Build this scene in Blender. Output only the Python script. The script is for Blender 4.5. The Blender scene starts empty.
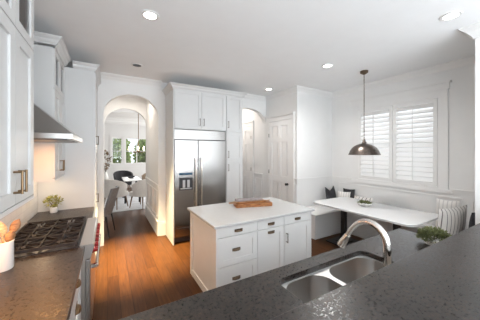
import bpy, bmesh, math, random
from mathutils import Vector, Matrix
PI = math.pi
SC = bpy.context.scene
COL = SC.collection
rnd = random.Random(7)

# ------------------------------------------------------------------ camera
YAW = 0.52474
cd = bpy.data.cameras.new('camera'); cam = bpy.data.objects.new('camera', cd); COL.objects.link(cam)
cam.location = (0, 0, 1.70); cam.rotation_euler = (PI/2, 0, -YAW)
cd.sensor_width = 36; cd.lens = 228.65/480*36; cd.shift_y = -8.5/480; cd.clip_start = .02
SC.camera = cam
# ------------------------------------------------------------------ world, exposure
w = bpy.data.worlds.new('sky'); SC.world = w; w.use_nodes = True
wn = w.node_tree.nodes; wl = w.node_tree.links
bg = wn['Background']; bg.inputs['Color'].default_value = (.86, .93, 1, 1); bg.inputs['Strength'].default_value = 1.5
SC.view_settings.view_transform = 'Standard'; SC.view_settings.look = 'None'
SC.view_settings.gamma = 1; SC.view_settings.use_curve_mapping = False
SC.view_settings.exposure = 0.22
# ------------------------------------------------------------------ lights
def area(name, loc, rot, sx, sy, power, col=(1, 1, 1)):
    l = bpy.data.lights.new(name, 'AREA'); l.shape = 'RECTANGLE'; l.size = sx; l.size_y = sy; l.energy = power; l.color = col
    o = bpy.data.objects.new(name, l); COL.objects.link(o); o.location = loc; o.rotation_euler = rot
    return o
# added area lights standing for unseen sitting-room windows behind the camera
for k_ in range(3):
    area('window_fill_rear', (.2+1.7*k_, -4.3, 1.35), (PI/2, 0, 0), 1.55, 2.3, 23, (.90, .955, 1))
area('side_fill_rear', (-.70, -2.4, 1.6), (PI/2, 0, -PI/2), 2.4, 2.0, 46, (.90, .96, 1))  # added side fill in front of the solid left wall, no window there
# added unseen panel behind the camera, facing up to brighten the ceiling
area('ceiling_fill', (2.0, -2.9, .85), (PI-.20, 0, 0), 4.6, 2.4, 250, (.87, .945, 1))
# daylight through the breakfast-nook window and the dining-room windows
area('daylight_nook', (5.3, 2.32, 2.3), (PI/2-.35, 0, PI/2), 1.8, 1.8, 32, (.90, .95, 1))
area('daylight_dining', (.95, 12.4, 1.8), (PI/2, 0, PI), 2.0, 1.4, 45, (1, .99, .97))
area('dining_side_fill', (3.3, 9.3, 1.7), (PI/2, 0, PI/2), 3.0, 1.8, 100, (1, .985, .96))  # added fill beside the right dining wall, which has no window
# strip lamps fixed under the wall cabinets
area('strip_under_far_cabinet', (-.66, 3.5, 1.372), (0, 0, 0), .1, .5, 1.6, (1, .72, .45))
area('strip_under_near_cabinet', (-.62, 1.72, 1.372), (0, 0, 0), .12, .65, 6.5, (1, .45, .15))
area('lamp_in_range_hood', (-.50, 2.77, 1.79), (0, 0, 0), .25, .5, 5, (1, .48, .18))
area('passage_fill', (.42, 5.7, 3.05), (0, 0, 0), .25, .25, 11, (1, .90, .78))  # added overhead fill for the passage, without a fitting
area('hall_fill', (3.02, 5.9, 3.05), (0, 0, 0), .25, .25, 11, (1, .90, .82))  # added overhead fill to brighten the hall, without a fitting

# ------------------------------------------------------------------ materials
def newmat(name):
    m = bpy.data.materials.new(name); m.use_nodes = True
    nt = m.node_tree; b = nt.nodes['Principled BSDF']
    return m, nt, b
def N(nt, t, **k):
    n = nt.nodes.new(t)
    for a, v in k.items(): setattr(n, a, v)
    return n
def flat(name, c, rough=.5, metal=0, var=.03, scale=6, bump=0, spec=None, coat=0):
    m, nt, b = newmat(name)
    tc = N(nt, 'ShaderNodeTexCoord'); no = N(nt, 'ShaderNodeTexNoise'); no.inputs['Scale'].default_value = scale; no.inputs['Detail'].default_value = 4
    nt.links.new(tc.outputs['Object'], no.inputs['Vector'])
    r = N(nt, 'ShaderNodeValToRGB'); e = r.color_ramp.elements
    e[0].position = .3; e[1].position = .7
    e[0].color = tuple(x*(1-var) for x in c)+(1,); e[1].color = tuple(min(1, x*(1+var)) for x in c)+(1,)
    nt.links.new(no.outputs['Fac'], r.inputs['Fac']); nt.links.new(r.outputs['Color'], b.inputs['Base Color'])
    b.inputs['Roughness'].default_value = rough; b.inputs['Metallic'].default_value = metal
    if spec is not None: b.inputs['Specular IOR Level'].default_value = spec
    if coat: b.inputs['Coat Weight'].default_value = coat; b.inputs['Coat Roughness'].default_value = .1
    if bump:
        bp = N(nt, 'ShaderNodeBump'); bp.inputs['Strength'].default_value = bump; bp.inputs['Distance'].default_value = .01
        nt.links.new(no.outputs['Fac'], bp.inputs['Height']); nt.links.new(bp.outputs['Normal'], b.inputs['Normal'])
    return m
def emit(name, c, s):
    m, nt, b = newmat(name)
    b.inputs['Base Color'].default_value = tuple(c)+(1,); b.inputs['Emission Color'].default_value = tuple(c)+(1,); b.inputs['Emission Strength'].default_value = s
    return m
M = {}
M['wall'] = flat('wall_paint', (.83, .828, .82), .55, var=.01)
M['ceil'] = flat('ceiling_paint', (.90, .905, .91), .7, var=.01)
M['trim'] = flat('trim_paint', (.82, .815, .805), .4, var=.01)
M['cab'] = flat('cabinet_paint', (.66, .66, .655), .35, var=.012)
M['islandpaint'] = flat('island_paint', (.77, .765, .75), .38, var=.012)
M['quartz'] = flat('white_quartz', (.56, .56, .556), .18, var=.02, scale=30)
M['steel'] = flat('brushed_steel', (.54, .525, .51), .31, 1, var=.02, scale=3)
M['fridgesteel'] = flat('fridge_steel', (.40, .387, .375), .22, 1, var=.02, scale=3)
M['steel_dark'] = flat('hood_steel', (.50, .49, .48), .26, 1, var=.03, scale=12)
M['rimsteel'] = flat('satin_steel', (.80, .79, .77), .42, .8, var=.01)
M['chrome'] = flat('polished_nickel', (.72, .69, .65), .1, 1, var=.01)
M['bronze'] = flat('aged_bronze', (.14, .098, .065), .40, .9, var=.15, scale=60)
M['brass'] = flat('antique_brass', (.21, .135, .075), .42, 1, var=.1, scale=50)
M['pewter'] = flat('hammered_pewter', (.15, .125, .11), .34, 1, var=.25, scale=45, bump=.35)
M['black'] = flat('black_metal', (.018, .018, .02), .45, .3, var=.1)
M['iron'] = flat('cast_iron', (.02, .015, .014), .55, .2, var=.15, scale=40)
M['dark'] = flat('dark_void', (.012, .012, .012), .6, var=.1)
M['darkplastic'] = flat('dark_plastic', (.03, .03, .035), .3, var=.1)
M['greyplastic'] = flat('pale_grey_plastic', (.55, .56, .57), .35, var=.03)
M['red'] = flat('red_knob', (.30, .008, .008), .35, var=.05)
M['ceramic'] = flat('white_ceramic', (.86, .85, .83), .2, var=.01)
M['white'] = flat('white_lacquer', (.85, .84, .83), .3, var=.01)
M['tabletop'] = flat('white_table_top', (.70, .70, .70), .22, var=.01)
M['seatgrey'] = flat('grey_upholstery', (.19, .19, .20), .8, var=.12, scale=30)
M['cream'] = flat('cream_upholstery', (.74, .71, .68), .8, var=.05, scale=20)
M['tan'] = flat('tan_woven_upholstery', (.36, .28, .21), .8, var=.15, scale=40)
M['charcoal'] = flat('charcoal_fabric', (.035, .035, .04), .85, var=.2, scale=40)
M['rug'] = flat('pale_grey_rug', (.60, .61, .63), .95, var=.12, scale=5)
M['legwood'] = flat('brown_leg_wood', (.20, .12, .07), .4, var=.15, scale=15)
M['leaf'] = flat('green_leaf', (.15, .165, .065), .5, var=.55, scale=25)
M['leafy'] = flat('yellow_green_leaf', (.30, .29, .07), .5, var=.45, scale=30)
M['leafb'] = flat('dry_brown_leaf', (.17, .11, .055), .6, var=.4, scale=25)
M['leafo'] = flat('garden_leaf', (.26, .34, .12), .5, var=.5, scale=4)
M['bark'] = flat('bark', (.12, .08, .05), .8, var=.3, scale=20)
M['soil'] = flat('soil', (.03, .02, .015), .9, var=.3, scale=50)
M['cloth'] = flat('grey_linen', (.34, .30, .30), .85, var=.2, scale=40)
M['lawn'] = flat('lawn', (.10, .20, .04), .9, var=.3, scale=2)
M['lampglow'] = emit('lamp_glow', (1, .95, .88), 9)
M['bulb'] = emit('warm_bulb', (1, .86, .64), 14)
M['lens'] = emit('can_lens', (1, .97, .92), 14)
M['blue'] = flat('blue_display', (.03, .09, .16), .15, var=.1)

def mat_floor():
    m, nt, b = newmat('dark_oak_floor'); L = nt.links
    tc = N(nt, 'ShaderNodeTexCoord'); mp = N(nt, 'ShaderNodeMapping'); mp.inputs['Rotation'].default_value = (0, 0, PI/2)
    L.new(tc.outputs['Object'], mp.inputs['Vector'])
    br = N(nt, 'ShaderNodeTexBrick'); br.offset = .37; br.inputs['Scale'].default_value = 1
    br.inputs['Brick Width'].default_value = 1.5; br.inputs['Row Height'].default_value = .125; br.inputs['Mortar Size'].default_value = .0025
    br.inputs['Color1'].default_value = (.058, .021, .0062, 1); br.inputs['Color2'].default_value = (.086, .032, .0092, 1); br.inputs['Mortar'].default_value = (.032, .012, .004, 1)
    L.new(mp.outputs['Vector'], br.inputs['Vector'])
    mp2 = N(nt, 'ShaderNodeMapping'); mp2.inputs['Scale'].default_value = (14, 1.2, 1); L.new(tc.outputs['Object'], mp2.inputs['Vector'])
    no = N(nt, 'ShaderNodeTexNoise'); no.inputs['Scale'].default_value = 3; no.inputs['Detail'].default_value = 6; L.new(mp2.outputs['Vector'], no.inputs['Vector'])
    r = N(nt, 'ShaderNodeValToRGB'); r.color_ramp.elements[0].position = .3; r.color_ramp.elements[0].color = (.7, .7, .7, 1); r.color_ramp.elements[1].position = .72; r.color_ramp.elements[1].color = (1.2, 1.18, 1.15, 1)
    L.new(no.outputs['Fac'], r.inputs['Fac'])
    mx = N(nt, 'ShaderNodeMix', data_type='RGBA', blend_type='MULTIPLY'); mx.inputs[0].default_value = 1
    L.new(br.outputs['Color'], mx.inputs[6]); L.new(r.outputs['Color'], mx.inputs[7]); L.new(mx.outputs[2], b.inputs['Base Color'])
    b.inputs['Roughness'].default_value = .33; b.inputs['Specular IOR Level'].default_value = .10
    bp = N(nt, 'ShaderNodeBump'); bp.inputs['Strength'].default_value = .12; bp.inputs['Distance'].default_value = .004
    L.new(no.outputs['Fac'], bp.inputs['Height']); L.new(bp.outputs['Normal'], b.inputs['Normal'])
    return m
M['floor'] = mat_floor()
def mat_granite():
    m, nt, b = newmat('brown_leathered_granite'); L = nt.links
    tc = N(nt, 'ShaderNodeTexCoord')
    n1 = N(nt, 'ShaderNodeTexNoise'); n1.inputs['Scale'].default_value = 75; n1.inputs['Detail'].default_value = 8; n1.inputs['Roughness'].default_value = .7
    n2 = N(nt, 'ShaderNodeTexVoronoi'); n2.inputs['Scale'].default_value = 70
    n3 = N(nt, 'ShaderNodeTexNoise'); n3.inputs['Scale'].default_value = 5.5; n3.inputs['Detail'].default_value = 5
    for n in (n1, n2, n3): L.new(tc.outputs['Object'], n.inputs['Vector'])
    r = N(nt, 'ShaderNodeValToRGB'); e = r.color_ramp.elements
    e[0].position = .30; e[0].color = (.005, .0034, .0026, 1); e[1].position = .70; e[1].color = (.085, .053, .035, 1)
    q = e.new(.54); q.color = (.013, .0085, .0064, 1)
    L.new(n1.outputs['Fac'], r.inputs['Fac'])
    r2 = N(nt, 'ShaderNodeValToRGB'); r2.color_ramp.elements[0].position = .3; r2.color_ramp.elements[0].color = (.45, .45, .45, 1); r2.color_ramp.elements[1].position = .7; r2.color_ramp.elements[1].color = (1.5, 1.45, 1.4, 1)
    L.new(n3.outputs['Fac'], r2.inputs['Fac'])
    mx = N(nt, 'ShaderNodeMix', data_type='RGBA', blend_type='MULTIPLY'); mx.inputs[0].default_value = 1
    L.new(r.outputs['Color'], mx.inputs[6]); L.new(r2.outputs['Color'], mx.inputs[7]); L.new(mx.outputs[2], b.inputs['Base Color'])
    mr = N(nt, 'ShaderNodeMapRange'); mr.inputs['To Min'].default_value = .18; mr.inputs['To Max'].default_value = .50; b.inputs['Specular IOR Level'].default_value = .62
    mr.inputs['From Min'].default_value = .35; mr.inputs['From Max'].default_value = .65; L.new(n1.outputs['Fac'], mr.inputs['Value']); L.new(mr.outputs['Result'], b.inputs['Roughness'])
    bp = N(nt, 'ShaderNodeBump'); bp.inputs['Strength'].default_value = .22; bp.inputs['Distance'].default_value = .002
    L.new(n1.outputs['Fac'], bp.inputs['Height']); L.new(bp.outputs['Normal'], b.inputs['Normal'])
    return m
M['granite'] = mat_granite()
def mat_tile():
    m, nt, b = newmat('white_backsplash_tile'); L = nt.links
    tc = N(nt, 'ShaderNodeTexCoord'); mp = N(nt, 'ShaderNodeMapping'); mp.inputs['Rotation'].default_value = (PI/2, 0, PI/2)
    L.new(tc.outputs['Object'], mp.inputs['Vector'])
    sx = N(nt, 'ShaderNodeSeparateXYZ'); cx = N(nt, 'ShaderNodeCombineXYZ'); L.new(tc.outputs['Object'], sx.inputs[0])
    L.new(sx.outputs['Y'], cx.inputs['X']); L.new(sx.outputs['Z'], cx.inputs['Y'])
    br = N(nt, 'ShaderNodeTexBrick'); br.inputs['Scale'].default_value = 1; br.inputs['Brick Width'].default_value = .15; br.inputs['Row Height'].default_value = .075; br.inputs['Mortar Size'].default_value = .002
    br.inputs['Color1'].default_value = (.80, .79, .77, 1); br.inputs['Color2'].default_value = (.74, .73, .71, 1); br.inputs['Mortar'].default_value = (.62, .61, .6, 1)
    L.new(cx.outputs[0], br.inputs['Vector']); L.new(br.outputs['Color'], b.inputs['Base Color']); b.inputs['Roughness'].default_value = .22
    return m
M['tile'] = mat_tile()
def mat_wood(name, c1, c2, scale=8, rough=.45):
    m, nt, b = newmat(name); L = nt.links
    tc = N(nt, 'ShaderNodeTexCoord'); mp = N(nt, 'ShaderNodeMapping'); mp.inputs['Scale'].default_value = (1, 9, 9); L.new(tc.outputs['Object'], mp.inputs['Vector'])
    no = N(nt, 'ShaderNodeTexNoise'); no.inputs['Scale'].default_value = scale; no.inputs['Detail'].default_value = 5; L.new(mp.outputs['Vector'], no.inputs['Vector'])
    r = N(nt, 'ShaderNodeValToRGB'); e = r.color_ramp.elements; e[0].position = .35; e[1].position = .65; e[0].color = c1+(1,); e[1].color = c2+(1,)
    L.new(no.outputs['Fac'], r.inputs['Fac']); L.new(r.outputs['Color'], b.inputs['Base Color']); b.inputs['Roughness'].default_value = rough
    return m
M['board'] = mat_wood('acacia_board', (.22, .075, .022), (.44, .19, .06))
M['spoon'] = mat_wood('pale_spoon_wood', (.40, .27, .15), (.66, .50, .32))
M['olive'] = mat_wood('walnut_spoon_wood', (.20, .10, .05), (.42, .24, .12))
def mat_stripe(name, c1, c2, freq, duty):
    m, nt, b = newmat(name); L = nt.links
    tc = N(nt, 'ShaderNodeTexCoord'); sx = N(nt, 'ShaderNodeSeparateXYZ'); L.new(tc.outputs['Object'], sx.inputs[0])
    mu = N(nt, 'ShaderNodeMath', operation='MULTIPLY'); mu.inputs[1].default_value = freq; L.new(sx.outputs['X'], mu.inputs[0])
    fr = N(nt, 'ShaderNodeMath', operation='FRACT'); L.new(mu.outputs[0], fr.inputs[0])
    gt = N(nt, 'ShaderNodeMath', operation='LESS_THAN'); gt.inputs[1].default_value = duty; L.new(fr.outputs[0], gt.inputs[0])
    mx = N(nt, 'ShaderNodeMix', data_type='RGBA'); mx.inputs[6].default_value = c1+(1,); mx.inputs[7].default_value = c2+(1,)
    L.new(gt.outputs[0], mx.inputs[0]); L.new(mx.outputs[2], b.inputs['Base Color']); b.inputs['Roughness'].default_value = .85
    return m
M['stripe'] = mat_stripe('striped_cotton', (.78, .75, .72), (.22, .20, .20), 14, .16)
M['stripe_b'] = mat_stripe('patterned_cotton', (.80, .78, .75), (.35, .33, .32), 16, .28)
M['pale'] = mat_stripe('pale_patterned_cotton', (.80, .78, .75), (.60, .58, .57), 20, .25)
def mat_glass():
    m, nt, b = newmat('clear_glass'); L = nt.links
    nt.nodes.remove(b); out = nt.nodes['Material Output']
    t = N(nt, 'ShaderNodeBsdfTransparent'); g = N(nt, 'ShaderNodeBsdfGlossy'); g.inputs['Roughness'].default_value = .03
    fz = N(nt, 'ShaderNodeFresnel'); fz.inputs['IOR'].default_value = 1.45
    mx = N(nt, 'ShaderNodeMixShader'); L.new(fz.outputs[0], mx.inputs[0]); L.new(t.outputs[0], mx.inputs[1]); L.new(g.outputs[0], mx.inputs[2]); L.new(mx.outputs[0], out.inputs['Surface'])
    return m
M['glass'] = mat_glass()

# ------------------------------------------------------------------ mesh helpers
class MB:
    def __init__(s): s.bm = bmesh.new()
    def box(s, x0, x1, y0, y1, z0, z1):
        v = [s.bm.verts.new((x, y, z)) for x in (x0, x1) for y in (y0, y1) for z in (z0, z1)]
        for f in ((0, 1, 3, 2), (4, 6, 7, 5), (0, 4, 5, 1), (2, 3, 7, 6), (0, 2, 6, 4), (1, 5, 7, 3)): s.bm.faces.new([v[i] for i in f])
        return s
    def pbox(s, fr, a0, a1, b0, b1, d0, d1):     # box in a plane frame: a along, b up, d outward
        v = [s.bm.verts.new(fr(a, d, b)) for a in (a0, a1) for d in (d0, d1) for b in (b0, b1)]
        for f in ((0, 1, 3, 2), (4, 6, 7, 5), (0, 4, 5, 1), (2, 3, 7, 6), (0, 2, 6, 4), (1, 5, 7, 3)): s.bm.faces.new([v[i] for i in f])
        return s
    def loft(s, rings, cap0=True, cap1=True, closed=True):
        R = [[s.bm.verts.new(p) for p in r] for r in rings]
        n = len(R[0])
        for a, b in zip(R, R[1:]):
            for i in range(n if closed else n-1):
                j = (i+1) % n
                s.bm.faces.new((a[i], a[j], b[j], b[i]))
        if cap0: s.bm.faces.new(R[0][::-1])
        if cap1: s.bm.faces.new(R[-1])
        return s
    def lathe(s, c, prof, n=24, cap0=True, cap1=True):
        cx, cy, cz = c
        return s.loft([[(cx+r*math.cos(2*PI*i/n), cy+r*math.sin(2*PI*i/n), cz+z) for i in range(n)] for r, z in prof], cap0, cap1)
    def tube(s, pts, rad, n=10, caps=True):
        pts = [Vector(p) for p in pts]; rings = []
        rads = rad if isinstance(rad, (list, tuple)) else [rad]*len(pts)
        ref = None
        for i, p in enumerate(pts):
            t = (pts[min(i+1, len(pts)-1)]-pts[max(i-1, 0)]).normalized()
            if ref is None: ref = t.orthogonal().normalized()
            ref = (ref-t*ref.dot(t)).normalized(); bi = t.cross(ref)
            rings.append([p+(ref*math.cos(2*PI*k/n)+bi*math.sin(2*PI*k/n))*rads[i] for k in range(n)])
        return s.loft(rings, caps, caps)
    def prism(s, poly, d):                        # polygon of 3-D points, extruded by vector d
        d = Vector(d); a = [s.bm.verts.new(p) for p in poly]; b = [s.bm.verts.new(Vector(p)+d) for p in poly]
        n = len(a); s.bm.faces.new(a[::-1]); s.bm.faces.new(b)
        for i in range(n): s.bm.faces.new((a[i], a[(i+1) % n], b[(i+1) % n], b[i]))
        return s
    def slab(s, outer, holes, z0, z1):            # plan polygon with holes, given thickness
        bm = s.bm; top = []
        def loop(pts):
            v = [bm.verts.new((x, y, z1)) for x, y in pts]
            return [bm.edges.new((v[i], v[(i+1) % len(v)])) for i in range(len(v))]
        es = loop(outer)
        for h in holes: es += loop(h)
        g = bmesh.ops.triangle_fill(bm, edges=es, use_beauty=True)
        fs = [f for f in g['geom'] if isinstance(f, bmesh.types.BMFace)]
        e = bmesh.ops.extrude_face_region(bm, geom=fs)
        bmesh.ops.translate(bm, vec=(0, 0, z0-z1), verts=[v for v in e['geom'] if isinstance(v, bmesh.types.BMVert)])
        return s
    def build(s, name, mat, root=None, smooth=False, bevel=0):
        bm = s.bm; bmesh.ops.recalc_face_normals(bm, faces=bm.faces)
        me = bpy.data.meshes.new(name)
        if root is not None:
            off = gloc(root); bmesh.ops.translate(bm, vec=-off, verts=bm.verts)
        bm.to_mesh(me); bm.free()
        if smooth:
            for p in me.polygons: p.use_smooth = True
        me.materials.append(mat)
        o = bpy.data.objects.new(name, me); COL.objects.link(o)
        if root is not None: o.parent = root
        if smooth:
            md = o.modifiers.new('edge', 'EDGE_SPLIT'); md.split_angle = math.radians(40)
        if bevel:
            md = o.modifiers.new('bevel', 'BEVEL'); md.width = bevel; md.segments = 2; md.limit_method = 'ANGLE'
        return o
def gloc(o):
    v = Vector((0, 0, 0))
    while o is not None: v = v+Vector(o.location); o = o.parent
    return v
def tag(o, label, cat, group=None, kind=None):
    o['label'] = label; o['category'] = cat
    if group: o['group'] = group
    if kind: o['kind'] = kind
    return o
def thing(name, label, cat, loc, group=None, rz=0):
    o = bpy.data.objects.new(name, None); COL.objects.link(o); o.location = loc; o.rotation_euler = (0, 0, rz); o.empty_display_size = .1
    return tag(o, label, cat, group)
def struct(o): o['kind'] = 'structure'; return o
def sroot(name, loc):
    o = bpy.data.objects.new(name, None); COL.objects.link(o); o.location = loc
    return struct(o)
def dup(o, parent=None):
    c = o.copy(); COL.objects.link(c)
    if parent is not None: c.parent = parent
    for ch in list(o.children): dup(ch, c)
    return c
def rrect(x0, x1, y0, y1, r, n=6):
    out = []
    for cx, cy, a0 in ((x1-r, y1-r, 0), (x0+r, y1-r, 90), (x0+r, y0+r, 180), (x1-r, y0+r, 270)):
        for i in range(n+1):
            a = math.radians(a0+90*i/n); out.append((cx+r*math.cos(a), cy+r*math.sin(a)))
    return out
def frX(x, s):   # plane x = const facing s: a = y
    return lambda a, d, b: (x+s*d, a, b)
def frY(y, s):   # plane y = const facing s: a = x
    return lambda a, d, b: (a, y+s*d, b)
def shaker(mb, fr, a0, a1, b0, b1, th=.02, rail=.06, rec=.012, hole=False):
    mb.pbox(fr, a0, a0+rail, b0, b1, 0, th); mb.pbox(fr, a1-rail, a1, b0, b1, 0, th)
    mb.pbox(fr, a0+rail, a1-rail, b0, b0+rail, 0, th); mb.pbox(fr, a0+rail, a1-rail, b1-rail, b1, 0, th)
    if not hole: mb.pbox(fr, a0+rail, a1-rail, b0+rail, b1-rail, 0, th-rec)
    return mb
def barpull(fr, a, b0, b1, d0, root, mat, vertical=True, r=.005, out=.032, name='handle'):
    m = MB()
    if vertical:
        m.tube([fr(a, d0+out, b0), fr(a, d0+out, b1)], r, 8)
        for b in (b0+.008, b1-.008): m.tube([fr(a, d0, b), fr(a, d0+out, b)], r*.95, 8)
    else:
        m.tube([fr(b0, d0+out, a), fr(b1, d0+out, a)], r, 8)
        for b in (b0+.008, b1-.008): m.tube([fr(b, d0, a), fr(b, d0+out, a)], r*.95, 8)
    return m.build(name, mat, root, True)
def cuppull(fr, a, b, d0, root, mat, w=.095, h=.025, out=.022):
    m = MB(); n = 7; rings = []
    for k in range(9):
        t = k/8*2-1; sc = math.sqrt(max(.12, 1-abs(t)**3)); a_ = a+t*w/2
        rings.append([fr(a_, d0+out*sc*math.cos(q), b-h/2+h*sc*math.sin(q)) for q in [PI/2*i/n for i in range(n+1)]]+[fr(a_, d0, b-h/2)])
    m.loft(rings)
    m.pbox(fr, a-w/2-.004, a+w/2+.004, b-h/2-.002, b+h/2+.004, d0, d0+.003)
    return m.build('handle', mat, root, True)
def crown_run(mb, p0, p1, nrm, z1, proj=.09, h=.1, m0=0, m1=0):
    # moulding from p0 to p1 (plan points), projecting along nrm; m0/m1 stretch the ends with the projection (mitres)
    p0 = Vector((p0[0], p0[1], 0)); p1 = Vector((p1[0], p1[1], 0)); n = Vector((nrm[0], nrm[1], 0)); d = (p1-p0).normalized()
    prof = [(0, -h), (.012, -h), (.018, -h*.85), (.03, -h*.72), (proj*.55, -h*.42), (proj*.85, -h*.22), (proj*.9, -h*.14), (proj, -h*.12), (proj, 0), (0, 0)]
    r0 = [p0+n*q-d*(q*m0)+Vector((0, 0, z1+z)) for q, z in prof]; r1 = [p1+n*q+d*(q*m1)+Vector((0, 0, z1+z)) for q, z in prof]
    return mb.loft([r0, r1])
def leafball(mb, c, rx, ry, rz, n, l, wd, seed, zmin=-1):
    r = random.Random(seed)
    for _ in range(n):
        while True:
            p = Vector((r.uniform(-1, 1), r.uniform(-1, 1), r.uniform(zmin, 1)))
            if .25 < p.length < 1: break
        o = Vector((c[0]+p.x*rx, c[1]+p.y*ry, c[2]+p.z*rz))
        d = (p.normalized()+Vector((r.uniform(-.7, .7), r.uniform(-.7, .7), r.uniform(-.4, .8)))).normalized()
        sd = d.cross(Vector((r.uniform(-1, 1), r.uniform(-1, 1), r.uniform(-1, 1)))).normalized()
        up = d.cross(sd)*.12*l
        ll = l*r.uniform(.7, 1.2); ww = wd*r.uniform(.7, 1.2)
        v = [mb.bm.verts.new(q) for q in (o, o+d*ll*.5+sd*ww/2+up, o+d*ll, o+d*ll*.5-sd*ww/2+up)]
        mb.bm.faces.new((v[0], v[1], v[2])); mb.bm.faces.new((v[0], v[2], v[3]))
    return mb

# ------------------------------------------------------------------ room dimensions
XL = -.79; XR = 4.703; YB = 4.80; XD = 3.559; YN = 3.677; H = 3.10; YS = -4.5; YD = 12.0; YA = 6.5
# ------------------------------------------------------------------ setting: floor, ceiling, walls
struct(MB().box(-2.6, 5.0, YS-.2, YD+.14, -.1, 0).build('floor', M['floor']))
struct(MB().box(-2.6, 5.0, YS-.2, YD+.14, H, H+.1).build('ceiling', M['ceil']))
def archwall(name, y0, y1, x0, x1, holes, mat):
    # wall in the x direction between y0 and y1 with elliptical-arched openings [(xa, xb, spring, rise)]
    mb = MB(); x = x0; n = 20
    for xa, xb, sp, rise in holes:
        if xa > x: mb.box(x, xa, y0, y1, 0, H)
        cx = (xa+xb)/2; hw = (xb-xa)/2
        pts = [(cx-hw*math.cos(PI*i/n), sp+rise*math.sin(PI*i/n)) for i in range(n+1)]
        for (u0, v0), (u1, v1) in zip(pts, pts[1:]):
            for yy, fl in ((y0, 1), (y1, 0)):
                mb.bm.faces.new([mb.bm.verts.new(p) for p in ((u0, yy, v0), (u1, yy, v1), (u1, yy, H), (u0, yy, H))])
            mb.bm.faces.new([mb.bm.verts.new(p) for p in ((u0, y0, v0), (u1, y0, v1), (u1, y1, v1), (u0, y1, v0))])
        mb.box(xb, xb+.0005, y0, y1, sp, H) if xb >= x1 else None
        x = xb
    if x < x1: mb.box(x, x1, y0, y1, 0, H)
    bmesh.ops.remove_doubles(mb.bm, verts=mb.bm.verts, dist=1e-5)
    return struct(mb.build(name, mat))
archwall('wall_back', YB, YB+.15, XL, XD, [(-.06, .885, 2.40, .385), (2.50, XD-.002, 2.40, .385)], M['wall'])
archwall('wall_dining', YA, YA+.15, -2.5, XD, [(-.07, .895, 2.40, .40)], M['wall'])
struct(MB().box(XL-.12, XL, YS, YA, 0, H).build('wall_left', M['wall']))
struct(MB().box(XD, XD+.12, YN+.12, YA+.15, 0, H).build('wall_pantry', M['wall']))
struct(MB().box(XD, XR+.15, YN, YN+.12, 0, H).build('wall_nook', M['wall']))
struct(MB().box(.885, 1.0, YB+.15, YA, 0, H).build('wall_passage', M['wall']))
struct(MB().box(2.38, 2.50, YB+.15, YA, 0, H).build('wall_hall', M['wall']))
# right wall with the window opening
WY0, WY1, WZ0, WZ1 = 1.62, 2.99, 1.12, 2.58
wr = MB(); wr.box(XR, XR+.15, YS, WY0, 0, H); wr.box(XR, XR+.15, WY1, YN, 0, H); wr.box(XR, XR+.15, WY0, WY1, 0, WZ0); wr.box(XR, XR+.15, WY0, WY1, WZ1, H)
struct(wr.build('wall_right', M['wall']))
# cased end wall between the nook and the sitting room
struct(MB().box(3.575, XR, .76, .90, 0, H).build('wall_column', M['trim']))
# sitting-room end wall (behind the camera) with a wide window opening
ws = MB(); ws.box(XL, -.5, YS-.15, YS, 0, H); ws.box(4.3, XR, YS-.15, YS, 0, H); ws.box(-.5, 4.3, YS-.15, YS, 0, .45); ws.box(-.5, 4.3, YS-.15, YS, 2.75, H)
struct(ws.build('wall_sitting', M['wall']))
# dining room shell
DW = [(.17, .58), (.72, 1.72)]; DZ0, DZ1 = 1.13, 2.33
wd = MB(); xs = -2.5
for a, b in DW:
    wd.box(xs, a, YD, YD+.14, 0, H); wd.box(a, b, YD, YD+.14, 0, DZ0); wd.box(a, b, YD, YD+.14, DZ1, H); xs = b
wd.box(xs, XD, YD, YD+.14, 0, H)
struct(wd.build('wall_dining_back', M['wall']))
struct(MB().box(-2.6, -2.5, YA, YD, 0, H).build('wall_dining_left', M['wall']))
struct(MB().box(XD, XD+.1, YA+.15, YD, 0, H).build('wall_dining_right', M['wall']))
struct(MB().box(-12, 16, YD+.2, 30, -.25, -.15).build('ground', M['lawn']))

# ------------------------------------------------------------------ mouldings
tn = [0]
def trim(mb, mat=None):
    tn[0] += 1
    return struct(mb.build('trim_%d' % tn[0], mat or M['trim']))
c = MB(); crown_run(c, (-.16, YB), (.93, YB), (0, -1), H); trim(c)
c = MB(); crown_run(c, (2.5, YB), (XD, YB), (0, -1), H, m1=-1); trim(c)
c = MB(); crown_run(c, (XD, YN), (XD, YB), (-1, 0), H, m0=1, m1=-1); trim(c)
c = MB(); crown_run(c, (XD, YN), (XR, YN), (0, -1), H, m0=1, m1=-1); trim(c)
c = MB(); crown_run(c, (XR, .90), (XR, YN), (-1, 0), H, m0=-1, m1=-1); trim(c)
c = MB(); crown_run(c, (3.575, .90), (XR, .90), (0, 1), H, proj=.11, h=.13, m0=1, m1=-1); crown_run(c, (3.575, .76), (3.575, .90), (-1, 0), H, proj=.11, h=.13, m0=1, m1=1); trim(c)
c = MB(); crown_run(c, (-2.5, YD), (XD, YD), (0, -1), H, proj=.14, h=.16); crown_run(c, (-2.5, YD-.9), (XD, YD-.9), (0, -1), H, proj=.05, h=.2); crown_run(c, (-2.5, YD-2.6), (XD, YD-2.6), (0, -1), H, proj=.3, h=.2); trim(c)
def rail(mb, fr, a0, a1, z=1.08, d=.024):
    mb.pbox(fr, a0, a1, z-.03, z+.012, 0, d*.55); mb.pbox(fr, a0, a1, z+.012, z+.03, 0, d); mb.pbox(fr, a0, a1, z-.045, z-.03, 0, d*.3)
def framebox(mb, fr, a0, a1, b0, b1, wd=.022, d=.012):
    mb.pbox(fr, a0, a1, b0, b0+wd, 0, d); mb.pbox(fr, a0, a1, b1-wd, b1, 0, d); mb.pbox(fr, a0, a0+wd, b0+wd, b1-wd, 0, d); mb.pbox(fr, a1-wd, a1, b0+wd, b1-wd, 0, d)
c = MB(); f = frY(YN, -1); rail(c, f, XD-.02, XR); trim(c)
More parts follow.
